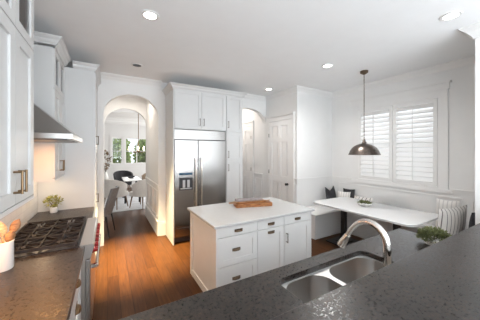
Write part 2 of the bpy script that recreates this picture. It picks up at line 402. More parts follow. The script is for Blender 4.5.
c = MB(); f = frX(XR, -1); rail(c, f, .9, 1.44); rail(c, f, 3.16, YN); c.pbox(f, 1.44, 3.16, 1.035, 1.09, 0, .03); framebox(c, f, .98, 1.22, .55, .98); framebox(c, f, 1.32, 3.5, .55, .98); trim(c)
c = MB(); f = frX(XD, -1); rail(c, f, YN, 3.75); rail(c, f, 4.73, YB); rail(c, f, YB+.15, 5.36); framebox(c, f, YB+.2, 5.32, .3, .98); framebox(c, f, YN+.01, 3.74, .3, .98, .014); trim(c)
c = MB(); f = frX(.885, -1); rail(c, f, YB, YA, 1.0); rail(c, f, YB, YA, .27, .03)
c.pbox(f, YB, YA, .0, .25, 0, .02); framebox(c, f, YB+.12, YB+.55, .36, .90, .03, .016); framebox(c, f, YB+.66, YB+1.1, .36, .90, .03, .016); framebox(c, f, YB+1.2, YB+1.6, .36, .90, .03, .016); trim(c)
c = MB(); f = frY(YB, -1); c.pbox(f, .905, 1.024, 0, .25, 0, .02); c.pbox(f, .905, 1.024, .25, .28, 0, .012); c.pbox(f, .905, 1.024, .98, 1.02, 0, .02); trim(c)
c = MB(); c.pbox(frX(XR, -1), .9, YN, 0, .14, 0, .018); c.pbox(frX(XD, -1), YB+.15, 5.36, 0, .16, 0, .018); struct(c.build('baseboard_right', M['trim']))
c = MB(); c.pbox(frY(YD, -1), -2.5, XD, 0, .2, 0, .02); rail(c, frY(YD, -1), -2.5, XD, .95); struct(c.build('baseboard_dining', M['trim']))

# ------------------------------------------------------------------ window in the nook, with plantation shutters
wroot = sroot('window_1', (XR, 2.3, WZ0))
f = frX(XR, -1)
c = MB(); c.pbox(f, 1.49, WY0, 1.09, 2.70, 0, .022); c.pbox(f, WY1, 3.12, 1.09, 2.70, 0, .022); c.pbox(f, WY0, WY1, WZ1, 2.70, 0, .022); c.pbox(f, 1.47, 3.14, 2.70, 2.80, 0, .03); c.pbox(f, 1.45, 3.16, 2.80, 2.825, 0, .05); c.pbox(f, WY0, WY1, 1.09, WZ0, 0, .03)
c.build('casing', M['trim'], wroot)
c = MB(); g = frX(XR+.10, -1)
for a, b in ((WY0, 2.305), (2.305, WY1)): shaker(c, g, a, b, WZ0, WZ1, .03, .04, hole=True)
c.pbox(g, WY0, WY1, 1.83, 1.87, 0, .03); c.build('sash', M['trim'], wroot)
MB().pbox(g, WY0+.02, WY1-.02, WZ0+.02, WZ1-.02, .010, .014).build('pane', M['glass'], wroot)
def shutter(y0, y1):
    fs = frX(XR+.005, -1)
    s = MB(); shaker(s, fs, y0, y1, WZ0+.005, WZ1-.005, .03, .055, hole=True)
    so = s.build('shutter', M['trim'], wroot)
    l = MB(); n = 16; z0 = WZ0+.06; z1 = WZ1-.06; st = (z1-z0)/n
    for k in range(n):
        zc = z0+(k+.5)*st; a = math.radians(57); hw = .046; t = .005
        dx, dz = math.cos(a)*hw, math.sin(a)*hw
        px, pz = -math.sin(a)*t, math.cos(a)*t
        xc = XR-.012
        l.prism([(xc-dx-px, y0+.056, zc+dz*-1-pz), (xc-dx+px, y0+.056, zc-dz+pz), (xc+dx+px, y0+.056, zc+dz+pz), (xc+dx-px, y0+.056, zc+dz-pz)], (0, y1-y0-.112, 0))
    l.build('louvers', M['trim'], so)
    ym = (y0+y1)/2
    MB().box(XR-.066, XR-.056, ym-.006, ym+.006, z0+.02, z1-.02).build('tilt_rod', M['trim'], so)
shutter(WY0+.004, 2.300); shutter(2.310, WY1-.004)
# ------------------------------------------------------------------ dining windows
for k, (a, b) in enumerate(DW):
    wr_ = sroot('window_%d' % (k+2), ((a+b)/2, YD, DZ0)); f = frY(YD, -1)
    c = MB(); c.pbox(f, a-.09, a, DZ0-.05, DZ1+.1, 0, .03); c.pbox(f, b, b+.06, DZ0-.05, DZ1+.1, 0, .03); c.pbox(f, a, b, DZ1, DZ1+.1, 0, .03); c.pbox(f, a-.09, b+.06, DZ0-.06, DZ0, 0, .05)
    c.build('casing', M['trim'], wr_)
    c = MB(); g = frY(YD+.08, -1); shaker(c, g, a, b, DZ0, DZ1, .03, .03, hole=True)
    c.pbox(g, a, b, 1.70, 1.73, 0, .03)
    if k: c.pbox(g, 1.2, 1.24, DZ0, DZ1, 0, .03)
    c.build('sash', M['trim'], wr_)
    MB().pbox(g, a+.01, b-.01, DZ0+.01, DZ1-.01, .012, .016).build('pane', M['glass'], wr_)
# ------------------------------------------------------------------ six-panel doors on the pantry wall
def door(idx, y0, y1, knob_y, hinge_y):
    r = sroot('door_%d' % idx, (XD, (y0+y1)/2, 0)); f = frX(XD-.002, -1); T = 2.43
    c = MB(); c.pbox(f, y0-.1, y0-.004, 0, T+.004, 0, .028); c.pbox(f, y1+.004, y1+.1, 0, T+.004, 0, .028); c.pbox(f, y0-.1, y1+.1, T+.004, T+.105, 0, .030); c.pbox(f, y0-.115, y1+.115, T+.105, T+.14, 0, .055)
    c.build('casing', M['trim'], r)
    p = MB(); st = .105; mid = (y0+y1)/2; th = .022
    p.pbox(f, y0, y0+st, .01, T, 0, th); p.pbox(f, y1-st, y1, .01, T, 0, th); p.pbox(f, mid-.05, mid+.05, .01, T, 0, th)
    zs = [(.01, .22), (.98, 1.12), (1.93, 2.02), (T-.115, T)]
    for a, b in zs: p.pbox(f, y0+st, mid-.05, a, b, 0, th); p.pbox(f, mid+.05, y1-st, a, b, 0, th)
    for (a, b), (a2, b2) in zip(zs, zs[1:]):
        for u0, u1 in ((y0+st, mid-.05), (mid+.05, y1-st)):
            p.pbox(f, u0, u1, b, a2, 0, .003)
            p.pbox(f, u0+.035, u1-.035, b+.035, a2-.035, .003, .013)
    p.build('door_leaf', M['trim'], r)
    if knob_y is not None:
        k = MB(); zk = .955; x = XD-.024
        k.tube([(x, knob_y, zk), (x-.008, knob_y, zk)], .028, 14); k.tube([(x-.008, knob_y, zk), (x-.035, knob_y, zk)], .010, 10)
        k.tube([(x-.033, knob_y, zk), (x-.040, knob_y, zk), (x-.052, knob_y, zk), (x-.062, knob_y, zk), (x-.067, knob_y, zk)], [.014, .026, .031, .026, .012], 14)
        k.build('knob', M['black'], r, True)
    for z in (.35, 1.2, 2.1):
        MB().tube([(XD-.034, hinge_y, z-.045), (XD-.034, hinge_y, z+.045)], .008, 8).build('hinge', M['pewter'], r)
door(1, 3.85, 4.63, 3.95, 4.634)
door(2, 5.47, 6.25, 6.15, 5.466)

# ------------------------------------------------------------------ island
ix0, ix1, iy0, iy1 = 1.0, 2.43, 2.235, 3.12
isl = thing('kitchen_island', 'cream painted kitchen island with drawers and doors under white top', 'kitchen island', (1.7, 2.7, 0))
b = MB(); b.box(ix0+.02, ix1, iy0+.06, iy1, 0, .1); b.box(ix0+.02, ix1-.02, iy0+.02, iy1-.02, .1, .883); b.build('body', M['islandpaint'], isl)
b = MB(); shaker(b, frX(ix0+.02, -1), iy0, iy1, 0, .883, .02, .085, .012); b.build('end_panel', M['islandpaint'], isl)
b = MB(); shaker(b, frX(ix1-.02, 1), iy0, iy1, 0, .883, .02, .085, .012); b.build('end_panel', M['islandpaint'], isl)
b = MB(); shaker(b, frY(iy1-.02, 1), ix0+.021, ix1-.021, 0, .883, .02, .085, .012); b.build('back_panel', M['islandpaint'], isl)
f = frY(iy0+.02, -1); cols = [(1.022, 1.528), (1.534, 1.938), (1.944, 2.405)]
for i, (a0, a1) in enumerate(cols):
    d = MB().pbox(f, a0, a1, .768, .872, 0, .02).build('drawer', M['islandpaint'], isl, bevel=.003); cuppull(f, (a0+a1)/2, .815, .02, d, M['bronze'])
for z0, z1, zh in ((.445, .758, .605), (.115, .437, .285)):
    d = shaker(MB(), f, *cols[0], z0, z1, .02, .062).build('drawer', M['islandpaint'], isl); cuppull(f, 1.25, zh, .014, d, M['bronze'])
d = shaker(MB(), f, *cols[1], .115, .758, .02, .062).build('door', M['islandpaint'], isl); cuppull(f, 1.736, .712, .02, d, M['bronze'])
d = shaker(MB(), f, *cols[2], .115, .758, .02, .062).build('door', M['islandpaint'], isl); barpull(f, 1.978, .54, .66, .02, d, M['bronze'])
ct = MB().box(.965, 2.455, 2.197, 3.155, .884, .914).build('island_countertop', M['quartz'], bevel=.004)
tag(ct, 'white quartz worktop lying on the kitchen island', 'countertop')

# ------------------------------------------------------------------ refrigerator and its cabinets
FY = 4.2
fp = thing('fridge_surround', 'white tall side panel and crown framing the steel refrigerator', 'cabinet panel', (1.03, 4.5, 0))
MB().box(1.025, 1.042, FY-.02, YB-.002, 0, 2.86).build('side_panel', M['cab'], fp)
c = MB(); crown_run(c, (1.025, FY-.022), (2.49, FY-.022), (0, -1), 2.93, proj=.075, h=.085, m0=1, m1=1); crown_run(c, (1.025, FY-.022), (1.025, YB-.002), (-1, 0), 2.93, proj=.075, h=.085, m0=1); crown_run(c, (2.49, FY-.022), (2.49, YB-.002), (1, 0), 2.93, proj=.06, h=.085, m0=1)
c.build('crown', M['cab'], fp)
fr_ = thing('refrigerator', 'large stainless steel side-by-side refrigerator with ice dispenser', 'refrigerator', (1.57, 4.5, 0))
MB().box(1.046, 2.094, FY+.035, YB-.01, .02, 2.112).build('body', M['darkplastic'], fr_)
f = frY(FY+.035, -1)
MB().pbox(f, 1.05, 2.09, 1.925, 2.108, 0, .03).build('top_grille', M['fridgesteel'], fr_, bevel=.004)
MB().pbox(f, 1.05, 2.09, .03, .12, -.02, -.015).build('toe_grille', M['dark'], fr_)
XS = 1.50
d1 = MB().pbox(f, 1.05, XS-.004, .30, 1.915, 0, .05).build('door', M['fridgesteel'], fr_, bevel=.008)
d2 = MB().pbox(f, XS+.004, 2.09, .30, 1.915, 0, .05).build('door', M['fridgesteel'], fr_, bevel=.008)
MB().pbox(f, 1.05, 2.09, .125, .29, 0, .04).build('lower_panel', M['fridgesteel'], fr_, bevel=.004)
for a, dd in ((XS-.055, d1), (XS+.055, d2)):
    h = MB(); h.tube([f(a, .105, .66), f(a, .105, 1.58)], .0125, 12)
    for z in (.72, 1.52): h.tube([f(a, .05, z), f(a, .105, z)], .009, 8)
    h.build('handle', M['chrome'], dd, True)
dp = MB(); shaker(dp, f, 1.135, 1.385, .985, 1.215, .058, .02, hole=True); dp.pbox(f, 1.155, 1.365, 1.005, 1.195, .0505, .052); 
dpo = dp.build('dispenser', M['darkplastic'], d1)
for a in (1.20, 1.285): MB().pbox(f, a, a+.045, 1.03, 1.17, .052, .060).build('paddle', M['greyplastic'], dpo)
MB().pbox(f, 1.155, 1.365, 1.02-.012, 1.02, .052, .075).build('drip_tray', M['greyplastic'], dpo)
MB().pbox(f, 1.135, 1.385, 1.262, 1.305, .0505, .056).build('display', M['blue'], dpo)
def upcab(name, label, a0, a1, b0, b1, doors, grp=None, y0=FY):
    t = thing(name, label, 'cabinet', ((a0+a1)/2, YB-.3, b0), grp)
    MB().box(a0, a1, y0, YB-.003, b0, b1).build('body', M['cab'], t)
    return t
fd = frY(FY, -1)
oc = upcab('wall_cabinet', 'white two-door wall cabinet over the steel refrigerator', 1.044, 2.094, 2.118, 2.845, 2)
for a0, a1, hx in ((1.048, 1.566, 1.530), (1.572, 2.090, 1.608)):
    d = shaker(MB(), fd, a0, a1, 2.125, 2.842, .02, .065).build('door', M['cab'], oc); barpull(fd, hx, 2.19, 2.33, .02, d, M['bronze'])
tc_ = upcab('pantry_cabinet', 'narrow tall white pantry cabinet right of the refrigerator', 2.098, 2.488, 0, 2.845, 3)
for z0, z1, hz in ((2.105, 2.842, 2.18), (1.505, 2.098, 1.57), (.11, 1.498, 1.30)):
    d = shaker(MB(), fd, 2.104, 2.484, z0, z1, .02, .065).build('door', M['cab'], tc_); barpull(fd, 2.140, hz, hz+.14, .02, d, M['bronze'])

# ------------------------------------------------------------------ left run: counters, base cabinets, range
tl = MB().box(XL, XL+.008, 1.1, 3.868, .914, 1.385); tl.box(XL, XL+.008, 2.11, 3.18, 1.385, 1.86); struct(tl.build('trim_backsplash', M['tile']))
RY0, RY1 = 2.295, 3.205
def basecab(label, y0, y1, hand):
    t = thing('base_cabinet', label, 'cabinet', (-.5, (y0+y1)/2, 0))
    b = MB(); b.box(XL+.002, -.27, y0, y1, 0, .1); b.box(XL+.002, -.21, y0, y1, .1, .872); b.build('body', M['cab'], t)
    f = frX(-.21, 1)
    for z0, z1 in ((.69, .862), (.41, .682), (.115, .402)):
        d = shaker(MB(), f, y0+.004, y1-.004, z0, z1, .02, .05).build('drawer', M['cab'], t)
        cuppull(f, hand, z1-.075, .02, d, M['brass'], w=.10, h=.036, out=.03)
    return t
basecab('white drawer base cabinet under the near left granite counter', 1.50, 2.288, 1.95)
basecab('white drawer base cabinet between range and tall cabinet', 3.212, 3.865, 3.53)
lc = MB().box(XL+.009, -.163, .9, 2.288, .876, .914).build('countertop', M['granite'], bevel=.004); tag(lc, 'brown granite counter left, in front of the gas range, holding utensil crock', 'countertop')
basecab('white drawer base cabinet at the near end of left counter', .9, 1.49, 1.2)
lc = MB().box(XL+.009, -.163, 3.212, 3.868, .876, .914).build('countertop', M['granite'], bevel=.004); tag(lc, 'brown granite counter behind the range with small potted plant', 'countertop')
rg = thing('gas_range', 'stainless gas range with black grates and red knobs', 'range', (-.45, 2.75, 0))
b = MB(); b.box(XL+.012, -.16, RY0, RY1, .1, .905); b.build('body', M['steel'], rg)
b = MB(); prof = [(-.16, .80), (-.125, .80), (-.11, .86), (-.098, .895), (-.103, .913), (-.115, .921), (-.2, .921), (-.2, .905), (-.16, .905)]
b.prism([(x, RY0, z) for x, z in prof], (0, RY1-RY0, 0)); b.build('control_panel', M['steel'], rg)
b = MB(); b.box(XL+.02, -.2, RY0, RY1, .905, .918); b.build('cooktop', M['darkplastic'], rg)
b = MB(); b.box(XL+.012, XL+.06, RY0, RY1, .905, .955); b.build('back_rail', M['steel'], rg)
b = MB(); b.box(-.16, -.125, RY0+.01, RY1-.01, .16, .785); ov = b.build('oven_door', M['steel'], rg, bevel=.004)
b = MB(); b.tube([(-.082, RY0+.03, .715), (-.082, RY1-.03, .715)], .014, 12)
for y in (RY0+.05, RY1-.05): b.box(-.125, -.076, y-.012, y+.012, .70, .73)
b.build('handle', M['chrome'], ov, True)
for k in range(7):
    y = RY0+.08+k*(RY1-RY0-.16)/6
    q = MB(); q.tube([(-.116, y, .845), (-.106, y, .845)], .030, 16); q.tube([(-.106, y, .845), (-.082, y, .845), (-.075, y, .845)], [.024, .022, .018], 16); q.build('knob', M['red'], rg, True)
gx0, gx1 = XL+.07, -.215; ng = 3
for k in range(ng):
    y0 = RY0+.015+k*(RY1-RY0-.03)/ng; y1 = RY0+.015+(k+1)*(RY1-RY0-.03)/ng-.006
    g = MB(); z = .944; t = .006; hh = .011
    def bar(p, q, r=t): 
        p = Vector((p[0], p[1], z)); q = Vector((q[0], q[1], z)); d = (q-p).normalized(); s = Vector((-d.y, d.x, 0))*r
        g.loft([[p-s+Vector((0, 0, -hh)), p+s+Vector((0, 0, -hh)), p+s*.7+Vector((0, 0, hh)), p-s*.7+Vector((0, 0, hh))], [q-s+Vector((0, 0, -hh)), q+s+Vector((0, 0, -hh)), q+s*.7+Vector((0, 0, hh)), q-s*.7+Vector((0, 0, hh))]])
    for y in (y0+t, y1-t): bar((gx0, y), (gx1, y))
    xm = (gx0+gx1)/2
    for x in (gx0+t, xm, gx1-t): bar((x, y0), (x, y1))
    ym = (y0+y1)/2
    for xa, xb in ((gx0, xm), (xm, gx1)):
        xc = (xa+xb)/2
        for dx, dy in ((1, 0), (-1, 0), (0, 1), (0, -1), (1, 1), (1, -1), (-1, 1), (-1, -1)):
            bar((xc+dx*.035, ym+dy*.035), (xc+dx*(xb-xa)/2*.98, ym+dy*(y1-y0)/2*.98), t*.8)
    for x in (gx0+.01, gx1-.01):
        for y in (y0+.012, y1-.012): g.box(x-.008, x+.008, y-.008, y+.008, .918, .94)
    g.build('grate', M['iron'], rg)
    for xa, xb in ((gx0, xm), (xm, gx1)):
        q = MB(); q.lathe(((xa+xb)/2, ym, .918), [(.055, 0), (.055, .006), (.038, .008), (.038, .016), (.02, .019)], 18); q.build('burner', M['iron'], rg, True)
# hood
hd = thing('range_hood', 'stainless steel canopy hood on the left wall above range', 'range hood', (-.52, 2.77, 1.8))
b = MB(); b.box(XL+.010, -.25, 2.32, 3.19, 1.802, 1.848); hb = b.build('band', M['steel'], hd, bevel=.003)
b = MB(); b.loft([[(XL+.010, 2.32, 1.848), (-.25, 2.32, 1.848), (-.25, 3.19, 1.848), (XL+.010, 3.19, 1.848)], [(XL+.010, 2.6, 2.18), (-.63, 2.6, 2.18), (-.63, 2.92, 2.18), (XL+.010, 2.92, 2.18)]]); b.build('canopy', M['steel_dark'], hd)
MB().box(XL+.010, -.63, 2.6, 2.92, 2.18, H-.003).build('chimney', M['steel_dark'], hd)
MB().box(XL+.05, -.29, 2.36, 3.15, 1.796, 1.802).build('filter', M['darkplastic'], hd)
# wall cabinets left
def wallcab(label, y0, y1, xf, top, pairs, near):
    t = thing('wall_cabinet', label, 'cabinet', ((XL+xf)/2, (y0+y1)/2, 1.39))
    b = MB(); xb = xf-.02
    b.box(XL+.009, xb, y0, y1, 1.40, 2.40); b.box(XL+.009, XL+.02, y0, y1, 2.40, top)
    for y in (y0, y1-.018): b.box(XL+.02, xb, y, y+.018, 2.40, top)
    b.box(XL+.02, xb, y0+.018, y1-.018, top-.018, top)
    b.box(XL+.009, xf, y0, y1, 1.375, 1.40)
    b.build('body', M['cab'], t)
    f = frX(xb, 1)
    for a0, a1, hy in pairs:
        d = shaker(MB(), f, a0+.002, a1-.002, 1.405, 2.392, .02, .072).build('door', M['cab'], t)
        barpull(f, hy, 1.465, 1.595, .02, d, M['brass'], r=.006, out=.036)
        d = shaker(MB(), f, a0+.002, a1-.002, 2.40, top-.004, .02, .06, hole=True).build('glass_door', M['cab'], t)
        MB().pbox(f, a0+.05, a1-.05, 2.45, top-.05, .006, .010).build('pane', M['glass'], d)
    zt = 2.93 if near else 2.955
    c = MB(); crown_run(c, (xf, y0), (xf, y1), (1, 0), zt, proj=.075, h=.11 if not near else .085, m0=1, m1=1 if near else 0); crown_run(c, (XL+.009, y0), (xf, y0), (0, -1), zt, proj=.075, h=.085, m1=1)
    if near: crown_run(c, (XL+.009, y1), (xf, y1), (0, 1), 2.93, proj=.075, h=.085, m1=1)
    c.build('crown', M['cab'], t)
wallcab('white wall cabinet nearest camera at left edge, bar pulls and glass tops', 1.38, 2.10, -.445, 2.845, [(1.384, 1.733, 1.70), (1.733, 2.096, 1.775)], True)
wallcab('white wall cabinet beyond the range hood above potted plant', 3.205, 3.866, -.505, 2.845, [(3.209, 3.536, 3.50), (3.536, 3.862, 3.572)], False)
# vase kept behind the glass of the near cabinet
v = MB(); v.lathe((-.62, 1.93, 2.40), [(.05, 0), (.075, .05), (.085, .12), (.06, .2), (.035, .25), (.045, .29)], 20); vo = v.build('vase', M['pewter'], None, True); tag(vo, 'dark vase behind glass door of the nearest wall cabinet', 'vase')
# tall oven cabinet at the end of the counter
tc = thing('tall_cabinet', 'tall white cabinet at the far end of the left counter', 'cabinet', (-.47, 4.3, 0))
MB().box(XL+.002, -.17, 3.872, YB-.003, 0, 2.845).build('body', M['cab'], tc)
f = frX(-.17, 1)
for z0, z1, hz in ((1.76, 2.84, 1.68+.12), (.66, 1.75, .95), (.11, .65, .5)):
    d = shaker(MB(), f, 3.90, YB-.02, z0, z1, .02, .07).build('door', M['cab'], tc); barpull(f, 3.98, hz, hz+.13, .02, d, M['bronze'])
c = MB(); crown_run(c, (-.165, 3.872), (-.165, YB-.003), (1, 0), 2.93, proj=.065, h=.085, m0=1); crown_run(c, (-.50+.09, 3.872), (-.165, 3.872), (0, -1), 2.93, proj=.065, h=.085, m1=1); c.build('crown', M['cab'], tc)

# ------------------------------------------------------------------ peninsula: lower counter, sink, raised bar
pn = thing('peninsula_cabinet', 'white base cabinet under the dark granite sink counter', 'cabinet', (1.25, .88, 0))
b = MB(); pb = (.03, 2.55)
b.box(pb[0], .85, .625, 1.18, 0, .875); b.box(1.80, pb[1], .625, 1.18, 0, .875); b.box(.85, 1.80, .625, 1.18, 0, .62); b.box(.85, 1.80, 1.14, 1.18, .62, .875)
b.build('body', M['cab'], pn)
f = frY(1.18, 1)
for a0, a1 in ((.04, .45), (.455, .86), (.865, 1.275), (1.28, 1.69), (1.695, 2.12), (2.125, 2.54)):
    d = shaker(MB(), f, a0, a1, .11, .86, .02, .06).build('door', M['cab'], pn); barpull(f, a1-.04, .68, .80, .02, d, M['bronze'])
SX0, SX1, SY0, SY1 = .885, 1.765, .72, 1.098
pc = MB().slab([(0, .622), (2.585, .622), (2.585, 1.212), (0, 1.212)], [rrect(SX0, SX1, SY0, SY1, .07)], .876, .914).build('countertop', M['granite'], bevel=.003)
tag(pc, 'dark granite counter holding the double sink in the foreground', 'countertop')
struct(MB().box(.25, 3.572, .50, .62, 0, 1.029).build('wall_bar', M['wall']))
bt = MB().box(.22, 3.572, .14, .688, 1.03, 1.07).build('bar_top', M['granite'], bevel=.004)
tag(bt, 'raised dark granite bar top running along the right foreground', 'countertop')
sk = thing('kitchen_sink', 'undermount stainless double bowl sink in dark granite', 'sink', (1.32, .89, .68))
XM = 1.268
bowls = [(SX0+.014, XM-.018, SY0+.014, SY1-.014), (XM+.018, SX1-.014, SY0+.014, SY1-.014)]
hol = [rrect(*bw, .11, 8) for bw in bowls]
MB().slab([(SX0-.02, SY0-.02), (SX1+.02, SY0-.02), (SX1+.02, SY1+.02), (SX0-.02, SY1+.02)], hol, .868, .8755).build('rim', M['rimsteel'], sk)
for bw in bowls:
    q = MB(); x0, x1, y0, y1 = bw
    rings = []
    for ins, z, rr in ((0, .8755, .11), (.004, .84, .11), (.012, .72, .105), (.03, .69, .10), (.08, .680, .07)):
        rings.append([(x, y, z) for x, y in rrect(x0+ins, x1-ins, y0+ins, y1-ins, rr, 8)])
    q.loft(rings, cap0=False); bo = q.build('basin', M['steel'], sk, True)
    dq = MB(); dq.lathe(((x0+x1)/2, (y0+y1)/2, .681), [(.045, 0), (.045, .003), (.034, .004), (.03, .001)], 20); dq.build('drain', M['chrome'], bo, True)
# faucet
fx, fy = 1.51, .775
ft = thing('faucet', 'polished nickel gooseneck pull-down faucet beside the sink', 'faucet', (fx, fy, .914))
b = MB(); b.lathe((fx, fy, .914), [(.031, 0), (.031, .006), (.024, .012), (.022, .04), (.022, .11), (.018, .118), (.015, .125)], 20); b.build('base', M['chrome'], ft, True)
ex, ey = 1.485, 1.06
d = Vector((ex-fx, ey-fy, 0)); R = d.length/2; dn = d.normalized()
pth = [(0, .985), (0, 1.03), (0, 1.08), (.001, 1.12), (.008, 1.155), (.022, 1.185), (.043, 1.21), (.070, 1.227), (.098, 1.233), (.126, 1.228), (.152, 1.213), (.176, 1.190), (.197, 1.160), (.216, 1.125), (.232, 1.092)]
pts = [(fx+dn.x*q*1.13, fy+dn.y*q*1.13, z) for q, z in pth]; rads = [.0245-.008*i/14 for i in range(15)]
b = MB(); b.tube(pts, rads, 16); b.build('spout', M['chrome'], ft, True)
p0 = Vector(pts[-1]); dr = (Vector((0, 0, -1))+dn*.55).normalized()
b = MB(); b.tube([p0-dr*.012, p0, p0+dr*.025, p0+dr*.07, p0+dr*.090, p0+dr*.095], [.0185, .0215, .024, .0300, .0305, .026], 18); sh = b.build('spray_head', M['chrome'], ft, True)
b = MB(); b.tube([p0+dr*.022-dn*.017, p0+dr*.055-dn*.026], [.006, .004], 8); b.build('spray_button', M['darkplastic'], sh, True)
b = MB(); b.tube([(fx+.02, fy, .962), (fx+.045, fy, .962)], .011, 12); b.tube([(fx+.045, fy, .962), (fx+.06, fy-.01, .962), (fx+.085, fy-.02, .965)], [.009, .007, .005], 10); b.build('lever', M['chrome'], ft, True)

# ------------------------------------------------------------------ breakfast nook
SZ = .475
bn = thing('corner_bench', 'white built-in corner bench around the breakfast table', 'bench', (4.4, 2.5, 0))
BX, BYF, BYN = 4.30, 3.055, 1.38
MB().box(BX+.03, XR-.02, .903, YN-.02, 0, SZ-.035).build('side_base', M['white'], bn)
MB().box(3.46, BX+.03, BYF+.03, YN-.02, 0, SZ-.035).build('far_base', M['white'], bn)
MB().box(3.62, BX+.03, .903, BYN-.03, 0, SZ-.035).build('near_base', M['white'], bn)
sp = MB().slab([(3.445, BYF), (BX, BYF), (BX, BYN), (3.60, BYN), (3.60, .905), (XR-.031, .905), (XR-.031, YN-.026), (3.445, YN-.026)], [], SZ-.035, SZ)
sp.build('seat', M['white'], bn, bevel=.004)
tb = thing('breakfast_table', 'long white pedestal table with black legs in nook', 'table', (3.84, 2.26, 0))
MB().slab(rrect(3.35, 4.335, 1.42, 3.09, .12), [], .72, .75).build('tabletop', M['tabletop'], tb, bevel=.006)
MB().box(3.5, 4.2, 1.6, 2.92, .695, .72).build('apron', M['black'], tb)
for ly in (2.74, 1.83):
    l = MB(); l.box(3.80, 3.88, ly-.04, ly+.04, .035, .70); l.box(3.58, 4.10, ly-.20, ly+.20, 0, .022); l.box(3.72, 3.96, ly-.10, ly+.10, .022, .035); l.build('pedestal', M['black'], tb, bevel=.003)
# bowl of greens on the table
bw = thing('bowl', 'shallow white bowl of greenery on the breakfast table', 'bowl', (3.87, 2.36, .75))
b = MB(); b.lathe((3.87, 2.36, .75), [(.045, 0), (.05, .008), (.095, .03), (.125, .06), (.120, .062), (.09, .035), (.04, .014)], 24); b.build('dish', M['ceramic'], bw, True)
b = MB(); leafball(b, (3.87, 2.36, .80), .10, .10, .035, 260, .035, .016, 3, -.3); b.build('greenery', M['leaf'], bw)
# cushions
def cushion(name, label, loc, size, thick, mat, tilt, rz, grp=None, roll=0, chop=0):
    w_, h_ = size; n = 12; mb = MB(); grid = {}
    for sgn in (1, -1):
        for i in range(n+1):
            for j in range(n+1):
                u = i/n*2-1; v = j/n*2-1
                t = ((1-u*u)*(1-v*v))**.45*thick/2*sgn
                pin = 1-.07*(1-u*u) if True else 1
                pin2 = 1-.07*(1-v*v)
                grid[(sgn, i, j)] = mb.bm.verts.new((u*w_/2*pin2, t, (v*pin+1)*h_/2-chop*max(0, 1-abs(u)*1.1)*(v+1)/2))
        for i in range(n):
            for j in range(n):
                mb.bm.faces.new([grid[(sgn, i, j)], grid[(sgn, i+1, j)], grid[(sgn, i+1, j+1)], grid[(sgn, i, j+1)]])
    bmesh.ops.remove_doubles(mb.bm, verts=mb.bm.verts, dist=1e-4)
    o = mb.build(name, mat, None, True); o.location = loc; o.rotation_euler = (tilt, roll, rz)
    return tag(o, label, 'cushion', grp)
cushion('cushion', 'charcoal cushion in the far corner of the white bench', (4.45, 3.46, SZ+.012), (.36, .42), .13, M['charcoal'], -.2, .10, chop=.09)
cushion('cushion', 'pale patterned cushion right of the charcoal corner cushion', (4.46, 3.20, SZ+.012), (.27, .34), .11, M['pale'], -.22, -PI/2+.35)
cushion('cushion', 'black cushion showing one corner behind pale patterned corner cushion', (4.60, 3.17, SZ+.012), (.26, .39), .08, M['charcoal'], -.08, -PI/2+.2)
cushion('cushion', 'low striped cushion on the bench behind the bowl of greenery', (4.55, 2.83, SZ+.012), (.38, .28), .11, M['stripe'], -.22, -PI/2+.1)
cushion('cushion', 'large cream cushion with dark stripes at right end of nook', (4.01, 1.26, SZ+.012), (.66, .48), .13, M['stripe'], .10, -.14)
cushion('cushion', 'black cushion behind the large striped one at right end of nook', (4.24, 1.06, SZ+.012), (.50, .44), .10, M['charcoal'], .08, -.05)
cushion('cushion', 'white cushion behind the large striped one by right wall', (4.57, 1.47, SZ+.012), (.28, .46), .12, M['pale'], -.12, -PI/2+.1)
# pendant lamp
px_, py_ = 3.86, 2.36
pd = thing('pendant_lamp', 'hammered metal dome pendant lamp over breakfast table', 'pendant lamp', (px_, py_, 1.64))
R0 = .248
prof = [(R0, 0), (R0+.004, .006), (R0*.965, .03), (R0*.90, .075), (R0*.80, .115), (R0*.66, .15), (R0*.48, .176), (R0*.28, .193), (.035, .202)]
inner = [(r-.004, z-.003) for r, z in prof[::-1]]
b = MB(); b.lathe((px_, py_, 1.64), prof+inner[:-1]+[(R0-.004, .001)], 40, False, False); b.build('shade', M['pewter'], pd, True)
b = MB(); b.lathe((px_, py_, 1.84), [(.036, 0), (.04, .01), (.026, .035), (.022, .06), (.008, .075)], 16); b.build('cap', M['pewter'], pd, True)
b = MB(); z = 1.915; k = 0
while z < 3.04:
    pts = []
    for i in range(9):
        a = 2*PI*i/8; u = .008*math.cos(a); q = .017*math.sin(a)
        pts.append((px_+(u if k % 2 else 0), py_+(0 if k % 2 else u), z+.017+q))
    b.tube(pts, .0028, 5, False); z += .028; k += 1
b.build('chain', M['bronze'], pd)
b = MB(); b.lathe((px_, py_, 3.045), [(.012, -.01), (.03, .0), (.062, .02), (.065, .053)], 20); b.build('canopy', M['bronze'], pd, True)
b = MB(); b.lathe((px_, py_, 1.70), [(.012, -.05), (.03, -.03), (.035, 0), (.025, .04), (.014, .08), (.014, .12)], 14); b.build('bulb', M['lampglow'], pd, True)

